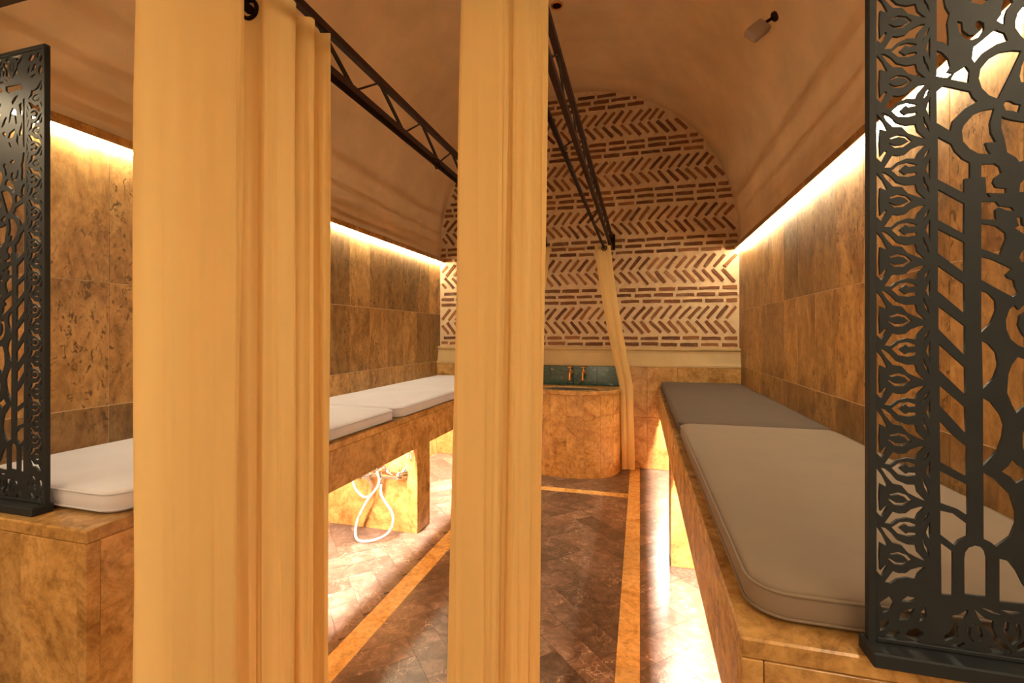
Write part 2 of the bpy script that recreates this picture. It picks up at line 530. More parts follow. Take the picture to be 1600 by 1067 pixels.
# ------------------------------------------------------------------ brick end wall
bm = bmesh.new()
nx, nz = 90, 80
rn = random.Random(3)
g = [[bm.verts.new((XL-0.1+(XR-XL+0.2)*i/nx, YB + rn.uniform(-0.0015, 0.0015), -0.1+3.45*j/nz)) for j in range(nz+1)] for i in range(nx+1)]
for i in range(nx):
    for j in range(nz): bm.faces.new((g[i][j], g[i+1][j], g[i+1][j+1], g[i][j+1]))
bk = [bm.verts.new(v) for v in ((XL-0.1, YB+0.15, -0.1), (XR+0.1, YB+0.15, -0.1), (XR+0.1, YB+0.15, 3.35), (XL-0.1, YB+0.15, 3.35))]
bm.faces.new(bk)
bm.faces.new([g[i][nz] for i in range(nx+1)]+[bk[2], bk[3]])
bm.faces.new([g[0][j] for j in range(nz+1)]+[bk[3], bk[0]]); bm.faces.new([g[nx][j] for j in range(nz+1)]+[bk[2], bk[1]])
wb = from_bm('wall_back', bm, M['mortar'], None, True)
tag(wb, 'arched end wall with red bricks in herringbone bands set in pale mortar', kind='structure')

# six handmade brick shapes, unit long and unit high, shared by every brick
brick_me = []
for k in range(6):
    bm = bmesh.new(); rn = random.Random(40+k); out = []
    for x, z in ((-.5, -.5), (-.2, -.5), (.15, -.5), (.5, -.5), (.5, .5), (.2, .5), (-.15, .5), (-.5, .5)):
        out.append((x + rn.uniform(-.025, .025), z + rn.uniform(-.11, .11)))
    f_, b_ = [], []
    for x, z in out:
        f_.append(bm.verts.new((x*0.975, -0.007, z*0.9))); b_.append(bm.verts.new((x, 0.006, z)))
    bm.faces.new(f_)
    for q in range(8): bm.faces.new((f_[q], f_[(q+1) % 8], b_[(q+1) % 8], b_[q]))
    bmesh.ops.recalc_face_normals(bm, faces=bm.faces)
    me = bpy.data.meshes.new('brick'); bm.to_mesh(me); bm.free(); me.materials.append(M['brick']); brick_me.append(me)
def in_arch(x, z, m=0.02):
    if z < ZV: return XC-RV+m < x < XC+RV-m
    return (x-XC)**2 + (z-ZV)**2 < (RV-m)**2
bricks = []            # (x, z, length, height, angle)
rb = random.Random(11)
def course(z):
    hw = RV if z < ZV else math.sqrt(max(0, RV**2-(z-ZV)**2))
    x = XC-hw-rb.uniform(0, 0.15)
    while x < XC+hw:
        ln = rb.uniform(0.128, 0.158)
        a, b = max(x, XC-hw+0.012), min(x+ln, XC+hw-0.012)
        if b-a > 0.03: bricks.append(((a+b)/2, z+rb.uniform(-.003, .003), b-a, rb.uniform(0.024, 0.030), rb.uniform(-.015, .015)))
        x += ln+rb.uniform(0.016, 0.026)
P = 0.42
for z in (1.030, 1.082): course(z)
for k in range(5):
    zb = 1.12 + P*k
    x = XC-RV-0.1+rb.uniform(0, 0.05)
    while x < XC+RV+0.05:
        for up in (1, -1):
            ln = rb.uniform(0.122, 0.142); an = math.radians(rb.uniform(46, 53))*up
            cx = x + 0.5*ln*math.cos(an) + (0.0 if up > 0 else -0.012); cz = zb+0.113 + up*(0.009+0.5*ln*abs(math.sin(an)))
            e = [(cx+q*0.5*ln*math.cos(an), cz+q*0.5*ln*math.sin(an)) for q in (-1, 1)]
            ins = [in_arch(*p) for p in e]
            if all(ins): bricks.append((cx, cz, ln, rb.uniform(0.023, 0.029), an))
            elif any(ins):
                p, q = (e[0], e[1]) if ins[0] else (e[1], e[0])
                t = 1.0
                while t > 0.15 and not in_arch(p[0]+(q[0]-p[0])*t, p[1]+(q[1]-p[1])*t): t -= 0.05
                if t > 0.3: bricks.append((p[0]+(q[0]-p[0])*t/2, p[1]+(q[1]-p[1])*t/2, ln*t, rb.uniform(0.023, 0.029), an))
        x += 0.0735*rb.uniform(0.96, 1.04)
    for z in (0, 1, 2):
        zz = zb+0.270+0.0515*z
        if zz < ZV+RV-0.03: course(zz)
def hidden(b): return -1.58 < b[0] < -0.86      # stands behind the middle curtain
bricks.sort(key=lambda b: (hidden(b), -b[2]))
rest = bmesh.new()
for k, (x, z, ln, h, an) in enumerate(bricks):
    m4 = Matrix.Translation((x, YB, z)) @ Matrix.Rotation(-an, 4, 'Y') @ Matrix.Diagonal((ln, 1, h, 1))
    if k < 300:
        o = bpy.data.objects.new('brick', brick_me[k % 6]); col.objects.link(o)
        o.location = (x, YB, z); o.rotation_euler = (0, -an, 0); o.scale = (ln, 1, h)
        set_parent(o, wb)
    else:
        n0 = len(rest.verts)
        rest.from_mesh(brick_me[k % 6]); rest.verts.ensure_lookup_table()
        for v in rest.verts[n0:]: v.co = m4 @ v.co
tag(from_bm('further_bricks', rest, M['brick'], wb), kind='stuff')

# cream moulding and low stone cladding of the end wall
bm = bmesh.new()
pr = [(YB+0.01, 0.862), (YC+0.012, 0.862), (YC+0.018, 0.885), (YC+0.030, 0.955), (YC+0.030, 0.975), (YC+0.018, 0.983), (YC+0.018, 1.000), (YB+0.01, 1.003)]
a = [bm.verts.new((XL, y, z)) for y, z in pr]; b = [bm.verts.new((XR, y, z)) for y, z in pr]
bm.faces.new(a); bm.faces.new(b)
for k in range(len(pr)): bm.faces.new((a[k], a[(k+1) % len(pr)], b[(k+1) % len(pr)], b[k]))
tag(from_bm('trim_3', bm, M['cream']), 'cream stone moulding under the brick wall', kind='structure')
cl = box('trim_4', (XL, YC+0.014, 0), (XR, YB, 0.85), M['grout'])
tag(cl, 'low stone clad plinth along the foot of the brick wall', kind='structure')
x = XR
while x > XL+0.01:
    x0 = max(XL, x-0.237)
    for z0, z1 in ((0.0, 0.425), (0.425, 0.845)):
        piece('stone_slab', (x-x0-0.002, 0.018, z1-z0-0.003), ((x+x0)/2, YC+0.009, (z0+z1)/2), M['bench_stone'], cl)
    x = x0
piece('plinth_cap', (XR-XL, 0.09, 0.018), ((XR+XL)/2, YC+0.043, 0.854), M['cream'], cl)

# ------------------------------------------------------------------ stone benches
for side in ('left', 'right'):
    s = -1 if side == 'left' else 1
    xw, xf = (XL, BL) if s < 0 else (XR, BR)
    xm = xf + s*0.03                       # inner face of the fascia
    bn = thing('stone_bench', ((xw+xf)/2, 2.3, 0), 'long honey travertine bench against the %s wall, open underneath' % side, 'bench', 'stone benches along the walls')
    # top: slabs end to end
    y = BY
    while y < YC-0.01:
        y1 = min(y+0.81, YC)
        piece('top_slab', (abs(xw-xf), y1-y-0.001, 0.03), ((xw+xf)/2, (y+y1)/2, BZ-0.015), M['bench_stone'], bn, 0.003)
        y = y1
    # fascia
    y = BY+0.03
    while y < YC-0.01:
        y1 = min(y+0.60, YC)
        piece('fascia_slab', (0.03, y1-y-0.001, 0.165), (xf+s*0.015, (y+y1)/2, BZ-0.03-0.0825), M['bench_stone'], bn, 0.0015)
        y = y1
    # solid near end
    xe = sorted((xw, xf))
    cuts = [xe[0], xe[0]+(0.03 if s > 0 else 0.21)]
    while cuts[-1] < xe[1]-0.23: cuts.append(cuts[-1]+0.21)
    if s < 0: cuts.append(xe[1]-0.03)
    cuts.append(xe[1])
    for a, b in zip(cuts, cuts[1:]):
        piece('end_slab', (b-a-0.0012, 0.03, BZ-0.03), ((a+b)/2, BY+0.015, (BZ-0.03)/2), M['bench_stone'], bn, 0.0012)
    piece('side_slab', (0.03, 0.09, 0.48), (xf+s*0.015, BY+0.03+0.045, 0.24), M['bench_stone'], bn, 0.0012)
    piece('return_slab', (abs(xw-xm), 0.03, 0.60), ((xw+xm)/2, BY+0.105, 0.30), M['bench_stone'], bn, 0.0012)
    # cross wall in the middle that ends as a pillar
    piece('cross_wall', (abs(xw-xf)-0.0, 0.16, 0.48), ((xw+xf)/2, 2.418, 0.24), M['bench_stone'], bn, 0.002)
    piece('cross_wall', (abs(xw-xm)-0.04, 0.16, 0.16), ((xw+xm)/2+s*0.02, 2.418, 0.563), M['bench_stone'], bn, 0.002)
    for y0, y1 in ((BY+0.16, 2.32), (2.52, YC-0.03)):
        o = box('led_strip', (min(xm+s*0.012, xm+s*0.045), y0, 0.632), (max(xm+s*0.012, xm+s*0.045), y1, 0.640), M['led_low'])
        tag(o, 'warm light strip hidden under the %s bench, %s stretch' % (side, 'near' if y0 < 2 else 'far'), 'light strip', 'light strips under the benches')

# ------------------------------------------------------------------ mattresses
def mattress(x0, x1, y0, y1, z0, th, label, mt, yaw=0.0, rad=0.055, tilt=0.0):
    cx, cy = (x0+x1)/2, (y0+y1)/2
    hx, hy = (x1-x0)/2, (y1-y0)/2
    t = thing('mattress', (cx, cy, z0), label, 'mattress', 'thin mattresses on the benches')
    def outline(ins, n=7):
        r = max(0.004, rad-ins) if ins < rad else 0.004
        a, b = hx-ins, hy-ins
        pts = []
        for qx, qy, st in ((1, 1, 0), (-1, 1, 1), (-1, -1, 2), (1, -1, 3)):
            for k in range(n+1):
                an = PI/2*(st+k/n)
                pts.append((qx*(a-r)+r*math.cos(an), qy*(b-r)+r*math.sin(an)))
        out = []
        for k, p in enumerate(pts):       # extra points on the straight runs
            q = pts[(k+1) % len(pts)]
            out.append(p)
            if (k+1) % (n+1) == 0:
                for m in range(1, 12):
                    out.append((p[0]+(q[0]-p[0])*m/12, p[1]+(q[1]-p[1])*m/12))
        return out
    rw = random.Random(int(abs(x0*1000+y0*77)))
    ph = [rw.uniform(0, 6.28) for _ in range(6)]
    def puff(x, y, ins):
        e = min(hx-abs(x), hy-abs(y))
        w = 0.0022*math.sin(7*x+ph[0])*math.cos(5*y+ph[1]) + 0.0012*math.sin(17*y+4*x+ph[2])
        return (0.009*(1-math.exp(-max(0, e)/0.05)) + w*min(1, e/0.06))
    levels = [(0.05, 0.0, 0), (0.012, 0.0, 0), (0.003, 0.004, 0), (0.0, 0.012, 0), (-0.002, th*0.5, 0), (0.0, th-0.012, 0), (0.003, th-0.004, 0), (0.010, th, 0)]
    for ins in (0.02, 0.035, 0.055, 0.085, 0.13, 0.19, min(hx, hy)-0.04): levels.append((ins, th, 1))
    bm = bmesh.new(); rings = []
    for ins, z, pf in levels:
        rings.append([bm.verts.new((x, y, z+(puff(x, y, ins) if pf else 0) + tilt*x)) for x, y in outline(ins)])
    bm.faces.new(rings[0])
    for A, B in zip(rings, rings[1:]):
        for k in range(len(A)): bm.faces.new((A[k], A[(k+1) % len(A)], B[(k+1) % len(A)], B[k]))
    bm.faces.new(rings[-1])
    rot = Matrix.Translation((cx, cy, z0)) @ Matrix.Rotation(yaw, 4, 'Z')
    bmesh.ops.transform(bm, matrix=rot, verts=bm.verts)
    cu = from_bm('cushion', bm, mt, t, True)
    for z in (th-0.006, 0.009):
        bm = bmesh.new()
        bm_tube(bm, [(x, y, z+tilt*x) for x, y in outline(-0.0005)], 0.0028, 5, closed=True)
        bmesh.ops.transform(bm, matrix=rot, verts=bm.verts)
        from_bm('piping', bm, mt, cu, True)
    return t
ZM = BZ+0.0005
mattress(0.168, 0.762, 0.790, 2.150, ZM, 0.052, 'beige mattress in shade on the right bench, the near one behind the metal screen', M['mattress_shaded'], rad=0.058)
mattress(0.166, 0.763, 2.160, 3.955, ZM, 0.050, 'taupe mattress in deep shade at the far end of the right bench', M['mattress_deep_shade'])
mattress(XL+0.006, -1.222, 0.822, 2.140, ZM, 0.055, 'pale mattress on the near half of the left bench, its corner beside the metal screen', M['mattress'], yaw=math.radians(-0.55))
mattress(XL+0.004, -1.206, 2.165, 3.955, ZM, 0.055, 'pale mattress at the far end of the left bench', M['mattress'])

# ------------------------------------------------------------------ laser cut metal screens
HOLES = [
 [(776,9052),(843,9038),(863,8938),(876,8838),(923,8733),(896,8609),(909,8445),(909,8292),(850,8358),(776,8387)],
 [(1139,8844),(1184,8875),(1242,8912),(1345,8844),(1268,8783)],
 [(1478,8724),(1503,8814),(1547,8844),(1585,8798),(1597,8756),(1541,8681),(1516,8591),(1509,8475),(1427,8545),(1472,8615)],
 [(1622,8502),(1647,8598),(1721,8694),(1795,8649),(1819,8443),(1783,8279),(1721,8243),(1672,8313),(1622,8416)],
 [(1002,8622),(1058,8595),(1067,8482),(1139,8405),(1197,8403),(1242,8443),(1197,8515),(1204,8569),(1242,8581),(1294,8537),(1296,8457),(1242,8364),(1165,8337),(1087,8366),(1021,8474)],
 [(1415,8429),(1509,8373),(1547,8264),(1421,8238),(1281,8151),(1191,8030),(1162,8090),(1184,8238),(1268,8304)],
 [(776,8265),(836,8231),(909,8131),(929,8023),(889,7956),(956,7935),(889,7876),(776,7917)],
 [(936,7848),(975,7927),(1100,8004),(1139,7927),(1126,7772)],
 [(776,7706),(856,7776),(1145,7662),(1171,7587),(1223,7516),(1087,7439),(982,7324),(956,7290),(929,7156),(776,7287)],
 [(1684,8109),(1597,8131),(1472,8128),(1345,8061),(1255,7941),(1236,7817),(1268,7685),(1345,7579),(1440,7519),(1497,7652),(1585,7859)],
 [(1758,8034),(1721,8009),(1684,7906),(1665,7784),(1678,7704),(1721,7695),(1783,7689)],
 [(1497,7432),(1522,7484),(1572,7477),(1622,7435),(1678,7416),(1653,7310),(1597,7341),(1522,7358)],
 [(1402,7398),(1281,7390),(1178,7347),(1074,7216),(1054,7149),(1067,7004),(1139,6900),(1229,6827),(1370,6801),(1332,6871),(1307,6961),(1421,6956),(1370,7081),(1358,7209)],
 [(1478,7293),(1522,7256),(1597,7224),(1721,7185),(1783,7193),(1795,7031),(1783,6785),(1721,6698),(1665,6672),(1622,6739),(1535,6811),(1509,6986),(1472,7132)],
 [(790,7099),(942,6985),(982,6885),(1061,6780),(1145,6716),(1143,6509),(1084,6506),(1080,6314),(790,6524)],
 [(790,6395),(1084,6178),(1080,5770),(790,5981)],
 [(790,5860),(1084,5666),(1084,5253),(790,5531)],
 [(1262,6681),(1408,6679),(1459,6630),(1478,6549),(1408,6493),(1389,6431),(1421,6365),(1528,6341),(1525,6274),(1332,6299),(1364,6241),(1319,6244),(1309,6505),(1262,6514)],
 [(1262,6192),(1421,6179),(1459,6118),(1585,6093),(1616,6036),(1522,6059),(1446,6104),(1415,6066),(1419,5972),(1434,5936),(1262,5958)],
 [(1262,5903),(1421,5861),(1522,5761),(1528,5682),(1484,5558),(1465,5468),(1262,5572)],
 [(1628,5965),(1690,5953),(1696,5859),(1758,5824),(1758,5700),(1672,5767),(1616,5818),(1659,5846)],
 [(1659,6283),(1672,6391),(1721,6449),(1770,6444),(1770,6274)],
 [(1262,5469),(1396,5416),(1597,5290),(1522,5214),(1547,5174),(1610,5141),(1622,5062),(1653,4983),(1597,4922),(1421,5044),(1262,5159)],
 [(1262,5025),(1345,4975),(1415,4879),(1421,4753),(1370,4595),(1262,4461)],
 [(1268,4366),(1345,4311),(1421,4201),(1444,4059),(1440,4007),(1396,3864),(1281,3718)],
 [(790,5369),(1084,5109),(1087,4709),(790,5020)],
 [(796,4826),(1091,4549),(1091,4149),(796,4510)],
 [(803,4316),(1093,3997),(1097,3625),(803,3962)],
 [(810,3760),(1093,3472),(1106,3105),(810,3485)],
 [(810,3282),(956,3097),(1113,2946),(1110,2546),(816,2724)],
 [(810,2603),(1120,2436),(1120,2031),(1008,2109),(818,2172)],
 [(817,2068),(958,2044),(1119,1915),(1114,1753),(1019,1689),(975,1619),(817,1748)],
 [(824,1630),(958,1528),(958,944),(829,942)],
 [(1079,1455),(1091,1545),(1126,1608),(1198,1646),(1269,1631),(1311,1573),(1327,1488),(1327,980),(1083,978)],
 [(1285,2616),(1409,2540),(1571,2352),(1628,2128),(1628,1985),(1571,1807),(1421,1659),(1362,1710),(1287,1744)],
 [(1455,1505),(1548,1488),(1639,1357),(1707,1195),(1764,1118),(1820,1084),(1820,956),(1455,936)],
 [(1281,3607),(1370,3547),(1472,3379),(1507,3255),(1491,3097),(1440,2920),(1281,2703)],
 [(1478,2648),(1547,2724),(1597,2821),(1653,2740),(1721,2690),(1807,2643),(1721,2574),(1628,2504),(1572,2585)],
 [(1795,4104),(1721,4119),(1647,4149),(1585,4046),(1547,3915),(1535,3679),(1585,3525),(1634,3417),(1684,3482),(1721,3507),(1795,3518)],
 [(1616,4820),(1659,4757),(1690,4796),(1721,4826),(1770,4833),(1770,4763),(1672,4687),(1653,4562),(1684,4469),(1721,4406),(1783,4375),(1783,4267),(1721,4266),(1647,4297),(1572,4375),(1528,4500),(1522,4626),(1560,4766)],
 [(1696,3156),(1721,3219),(1783,3269),(1783,2850),(1721,2893),(1696,2984)],
 [(1758,5555),(1721,5542),(1684,5497),(1662,5435),(1684,5375),(1721,5378),(1770,5384)],
 [(1496,10804),(903,10796),(903,10612),(993,10656),(1197,10654),(1380,10602),(1496,10696)],
 [(2033,10834),(1751,10825),(1635,10777),(1611,10681),(1751,10669),(2033,10646)],
 [(993,10273),(881,10335),(881,10121),(867,9997),(948,10038)],
 [(872,9845),(872,9510),(993,9463),(993,9585)],
 [(1266,10386),(1152,10494),(1016,10536),(1106,10396),(1243,10291)],
 [(1658,9787),(1565,9962),(1473,10043),(1449,9978),(1542,9835),(1635,9753)],
 [(1426,9466),(1357,9597),(1152,9696),(1152,9573),(1243,9460)],
 [(1635,9629),(1542,9649),(1473,9579),(1542,9494)],
 [(2033,9988),(1845,10121),(1728,10184),(1681,10100),(1845,9934),(2033,9769)],
 [(1751,10358),(1658,10408),(1681,10318),(1751,10296)],
]
def shape_mesh(name, polys, th):
    """flat plate with holes: polys are closed outlines in (x,z), even-odd filled"""
    cu = bpy.data.curves.new(name, 'CURVE'); cu.dimensions = '2D'; cu.fill_mode = 'BOTH'; cu.extrude = th/2
    for pl in polys:
        sp = cu.splines.new('POLY'); sp.points.add(len(pl)-1); sp.use_cyclic_u = True
        for p, q in zip(sp.points, pl): p.co = (q[0], q[1], 0, 1)
    tmp = bpy.data.objects.new(name, cu); col.objects.link(tmp)
    dg = bpy.context.evaluated_depsgraph_get()
    me = bpy.data.meshes.new_from_object(tmp.evaluated_get(dg))
    bpy.data.objects.remove(tmp); bpy.data.curves.remove(cu)
    me.name = name
    me.transform(Matrix.Rotation(PI/2, 4, 'X'))
    return me
# border motif: a = across the band from the outer edge (0..447), b = along it (one period = 490)
MOT_A = [
 [(-3,110),(45,65),(93,150),(77,162),(35,115),(27,225),(33,345),(90,318),(93,335),(55,410),(0,478)],
 [(70,20),(125,15),(175,55),(255,80),(330,72),(350,120),(410,180),(365,180),(290,152),(245,115),(185,108),(140,120)],
 [(100,220),(155,175),(225,175),(300,222),(255,265),(185,282),(110,260),(125,250),(185,262),(235,250),(270,218),(225,198),(165,195),(115,220)],
 [(40,475),(85,410),(140,350),(215,340),(265,285),(345,250),(415,225),(345,295),(330,355),(255,352),(175,380),(125,435),(75,470)]]
MOT_B = [
 [(130,-10),(185,-60),(265,-72),(340,-60),(337,-37),(270,-39),(245,-52),(195,-12),(245,28),(270,8),(337,13),(337,28),(265,48),(195,38)],
 [(385,-80),(400,-150),(445,-225),(430,-158),(412,-130),(398,-80)],
 [(447,-130),(447,75),(435,40),(413,-25),(437,-80)],
 [(385,30),(403,70),(430,100),(447,155),(405,100)]]
BW = 0.0621; UA = BW/447
W_, H_ = 0.40, 1.165
def screen_polys():
    polys = [[(0, 0), (W_, 0), (W_, H_), (0, H_)]]
    def put(f): polys.append(f)
    o0, i0 = 0.0083, 0.0083+BW
    # side bands
    z0, z1, n = 0.098, 1.080, 12
    p = (z1-z0)/n; ub = p/490
    for k in range(n):
        for h in MOT_A:
            q = [(o0+max(0, a)*UA, z0+k*p+b*ub) for a, b in h]
            put(q); put([(W_-x, z) for x, z in q])
        if k:
            for h in MOT_B:
                q = [(o0+max(0, a)*UA, z0+k*p+b*ub) for a, b in h]
                put(q); put([(W_-x, z) for x, z in q])
    # bottom and top bands
    x0, x1, n = 0.0835, W_-0.0835, 3
    p = (x1-x0)/n; ub = p/490
    for k in range(n):
        for h in MOT_A:
            put([(x0+k*p+b*ub, 0.022+max(0, a)*UA) for a, b in h])
            put([(x0+k*p+b*ub, H_-0.012-max(0, a)*UA) for a, b in h])
        if k:
            for h in MOT_B:
                put([(x0+k*p+b*ub, 0.022+a*UA) for a, b in h])
                put([(x0+k*p+b*ub, H_-0.012-a*UA) for a, b in h])
    # corner rosettes
    cor = [[(70,30),(150,30),(200,90),(160,110),(110,80)], [(30,70),(30,150),(90,200),(110,160),(80,110)],
           [(240,60),(330,30),(400,110),(340,150),(270,120)], [(60,240),(30,330),(110,400),(150,340),(120,270)],
           [(190,190),(270,210),(330,330),(210,270)], [(360,200),(420,260),(410,350),(370,290)], [(200,360),(260,420),(350,410),(290,370)]]
    for h in cor:
        for mx in (0, 1):
            for mz in (0, 1):
                q = []
                for a, b in h:
                    x = 0.0083+a*UA; z = (0.022+b*UA*1.1) if not mz else (H_-0.012-b*UA*1.1)
                    q.append((W_-x if mx else x, z))
                put(q)
    extra = [[(776,9150),(830,9200),(850,9400),(828,9700),(850,9950),(815,10120),(850,10380),(776,10420)],
             [(1060,9800),(1110,10130),(1230,10230),(1330,10120),(1385,9830),(1330,9880),(1255,10070),(1165,10040),(1115,9790)],
             [(1010,9220),(1100,9360),(1060,9560),(1005,9430)], [(1230,9180),(1330,9230),(1400,9370),(1300,9330)]]
    for h in HOLES + extra:
        q = [(min(x/10000, 0.1955), z/10000) for x, z in h]
        put(q); put([(W_-x, z) for x, z in q])
    return polys
screen_me = shape_mesh('cut_plate', screen_polys(), 0.004)
screen_me.materials.append(M['steel'])
for x0, y, label in ((0.3074, 0.753, 'tall dark metal screen cut with arches and leaf borders on the right bench end'),
                     (-1.824, 0.796, 'dark metal screen with leaf borders standing on the left bench end')):
    t = thing('metal_screen', (x0+W_/2, y, BZ), label, 'screen', 'cut metal screens on the bench ends')
    o = bpy.data.objects.new('cut_plate', screen_me); col.objects.link(o); o.location = (x0, y, BZ); set_parent(o, t)
    for n, lo, hi in (('frame_bar', (x0-0.002, y-0.006, BZ), (x0+0.0075, y+0.007, BZ+H_)), ('frame_bar', (x0+W_-0.0075, y-0.006, BZ), (x0+W_+0.002, y+0.007, BZ+H_)),
                      ('frame_bar', (x0+0.0076, y-0.006, BZ+H_-0.0095), (x0+W_-0.0076, y+0.007, BZ+H_)), ('frame_bar', (x0+0.0076, y-0.007, BZ+0.0205), (x0+W_-0.0076, y+0.007, BZ+0.0265))):
        box(n, lo, hi, M['steel'], t, 0.001)
    box('base_plate', (x0-0.008, y-0.034, BZ), (x0+W_+0.006, y+0.012, BZ+0.020), M['steel'], t, 0.002)

# ------------------------------------------------------------------ curtain trusses with rods
for side, X, inn in (('left', -0.83, 1), ('right', -0.235, -1)):
    t = thing('curtain_truss', (X, 2.37, 1.80), 'thin dark steel truss with curtain rod, the %s of the two overhead' % side, 'truss', 'steel curtain trusses')
    y0, y1 = 0.745, YB-0.001
    bar('upper_chord', (X, y0, 1.955), (X, y1, 1.955), 0.018, 0.021, M['rust'], t)
    bar('lower_chord', (X, y0, 1.850), (X, y1, 1.850), 0.018, 0.021, M['rust'], t)
    xr = X+inn*0.04
    rod = tube('curtain_rod', [(xr, 0.60, 1.80), (xr, 2.0, 1.80), (xr, YC-0.16, 1.80)], 0.0095, M['black_metal'], t, 10)
    yu = 1.047-0.303
    while yu < y1-0.02:
        lo = yu+0.160
        if lo < y1:
            bar('diagonal_bar', (X, max(yu, y0), 1.950), (X, lo, 1.855), 0.004, 0.017, M['olive_steel'], t)
            if yu+0.303 < y1: tube('strut', [(X, lo+0.01, 1.856), (X, yu+0.303, 1.948)], 0.0032, M['rust'], t, 6)
        yu += 0.303
    for yy in (0.80, 1.72, 2.72, 3.68):
        tube('rod_hanger', [(X, yy, 1.842), (X+inn*0.02, yy, 1.832), (xr, yy, 1.822), (xr+inn*0.010, yy, 1.806), (xr+inn*0.006, yy, 1.789), (xr-inn*0.008, yy, 1.789), (xr-inn*0.012, yy, 1.80)], 0.003, M['black_metal'], rod, 6)
    wp = box('wall_plate', (X-0.03, YB-0.012, 1.835), (X+0.03, YB-0.0075, 1.97), M['black_metal'], t)
    for q in (-0.018, 0.018):
        lathe('bolt', [(0, -0.006), (0.006, -0.006), (0.006, 0), (0, 0)], (X+q, YB-0.012, 1.90), M['black_metal'], wp, (-PI/2, 0, 0), 6)
cb = box('cross_beam', (XL-0.005, 0.66, 1.905), (XR+0.005, 0.744, 2.02), M['rust'], bev=0.004)
tag(cb, 'dark red brown steel beam crossing the vault at the top left corner', 'beam')

# ------------------------------------------------------------------ curtains
def curtain(name, label, path_top, path_bot, ztop, zbot, rodx, rings_y, bend=None, group='cream curtains', per=10, rows=46, wob=0.003):
    pt = catmull([(x, y, 0) for x, y in path_top], per); pb = catmull([(x, y, 0) for x, y in path_bot], per)
    cx, cy = sum(p.x for p in pt)/len(pt), sum(p.y for p in pt)/len(pt)
    t = thing(name, (cx, cy, zbot), label, 'curtain', group)
    bm = bmesh.new(); grid = []
    rw = random.Random(len(label)); ph = [rw.uniform(0, 6.28) for _ in range(4)]
    for j in range(rows+1):
        f = j/rows; z = ztop+(zbot-ztop)*f
        g = bend(z) if bend else f
        row = []
        for i, (a, b) in enumerate(zip(pt, pb)):
            p = a.lerp(b, g)
            w = wob*min(1, f*6)
            dx = w*math.sin(i*0.31+z*3.1+ph[0]) + 0.6*w*math.sin(i*0.9+z*1.7+ph[1]); dy = w*math.sin(i*0.43+z*2.3+ph[2])
            zz = z + (0.0018*math.sin(i*0.23+ph[3]) if j in (0, rows) else 0)
            row.append(bm.verts.new((p.x+dx, p.y+dy, zz)))
        grid.append(row)
    for A, B in zip(grid, grid[1:]):
        for i in range(len(A)-1): bm.faces.new((A[i], A[i+1], B[i+1], B[i]))
    me = bpy.data.meshes.new('cloth'); bm.to_mesh(me); bm.free()
    c = link('cloth', me, M['curtain'], t, True)
    # eyelet rings where the rod passes through the folds
    for y in rings_y:
        bm = bmesh.new()
        bm_tube(bm, [(rodx+0.019*math.cos(a), y, 1.80+0.019*math.sin(a)) for a in [2*PI*k/20 for k in range(20)]], 0.0042, 8, closed=True)
        from_bm('eyelet', bm, M['black_metal'], c, True)
    return t
def shift(path, dx, dy=0, sx=1.0):
    mx = sum(p[0] for p in path)/len(path)
    return [(mx+(x-mx)*sx+dx, y+dy) for x, y in path]
RL, RR = -0.79, -0.275
p1 = [(-0.893, 0.640), (-0.884, 0.628), (-0.850, 0.640), (-0.815, 0.651), (-0.785, 0.664), (-0.755, 0.673), (-0.730, 0.686), (-0.722, 0.702), (-0.745, 0.718), (-0.80, 0.712), (-0.86, 0.700), (-0.885, 0.712), (-0.86, 0.728), (-0.80, 0.735)]
curtain('curtain', 'wide flat fold of cream curtain, leftmost and nearest', p1, shift(p1, -0.022, 0, 0.94), 1.838, 0.02, RL, [0.665, 0.715])
p2 = [(-0.85, 0.770), (-0.82, 0.778), (-0.785, 0.787), (-0.764, 0.788), (-0.752, 0.778), (-0.738, 0.780), (-0.722, 0.800), (-0.718, 0.832), (-0.732, 0.848), (-0.775, 0.853), (-0.80, 0.862), (-0.785, 0.876), (-0.745, 0.874), (-0.722, 0.884), (-0.722, 0.902), (-0.745, 0.910), (-0.765, 0.920), (-0.745, 0.934), (-0.722, 0.940), (-0.716, 0.950), (-0.74, 0.962), (-0.82, 0.955)]
curtain('curtain', 'cream curtain gathered in narrow folds on the left rod, behind the nearest fold', p2, shift(p2, -0.012, 0, 1.05), 1.838, 0.02, RL, [0.784, 0.857, 0.915])
p3 = [(-0.30, 0.92), (-0.325, 0.89), (-0.338, 0.858), (-0.334, 0.843), (-0.315, 0.842), (-0.288, 0.850), (-0.264, 0.858), (-0.254, 0.866), (-0.251, 0.878), (-0.256, 0.888), (-0.250, 0.894), (-0.234, 0.893), (-0.216, 0.900), (-0.206, 0.914), (-0.200, 0.928), (-0.188, 0.934), (-0.184, 0.946), (-0.20, 0.960), (-0.26, 0.955), (-0.33, 0.945)]
curtain('curtain', 'cream curtain hanging in the middle foreground on the right rod', p3, shift(p3, -0.030, 0, 1.06), 1.838, 0.02, RR, [0.855, 0.898, 0.955])
far_r = [(-0.352, 3.74), (-0.330, 3.715), (-0.300, 3.725), (-0.272, 3.735), (-0.262, 3.75), (-0.240, 3.752), (-0.225, 3.765), (-0.245, 3.785), (-0.30, 3.79)]
far_rb = [(-0.143, 3.86), (-0.138, 3.84), (-0.120, 3.835), (-0.104, 3.85), (-0.090, 3.84), (-0.066, 3.845), (-0.042, 3.86), (-0.055, 3.89), (-0.10, 3.90)]
def drape(z):
    # falls from the rod, is pushed outward by the fountain rim, then hangs
    zt, zr = 1.83, 0.70
    if z > zr: return 0.93*((zt-z)/(zt-zr))**1.25
    return 0.93 + 0.07*(zr-z)/zr
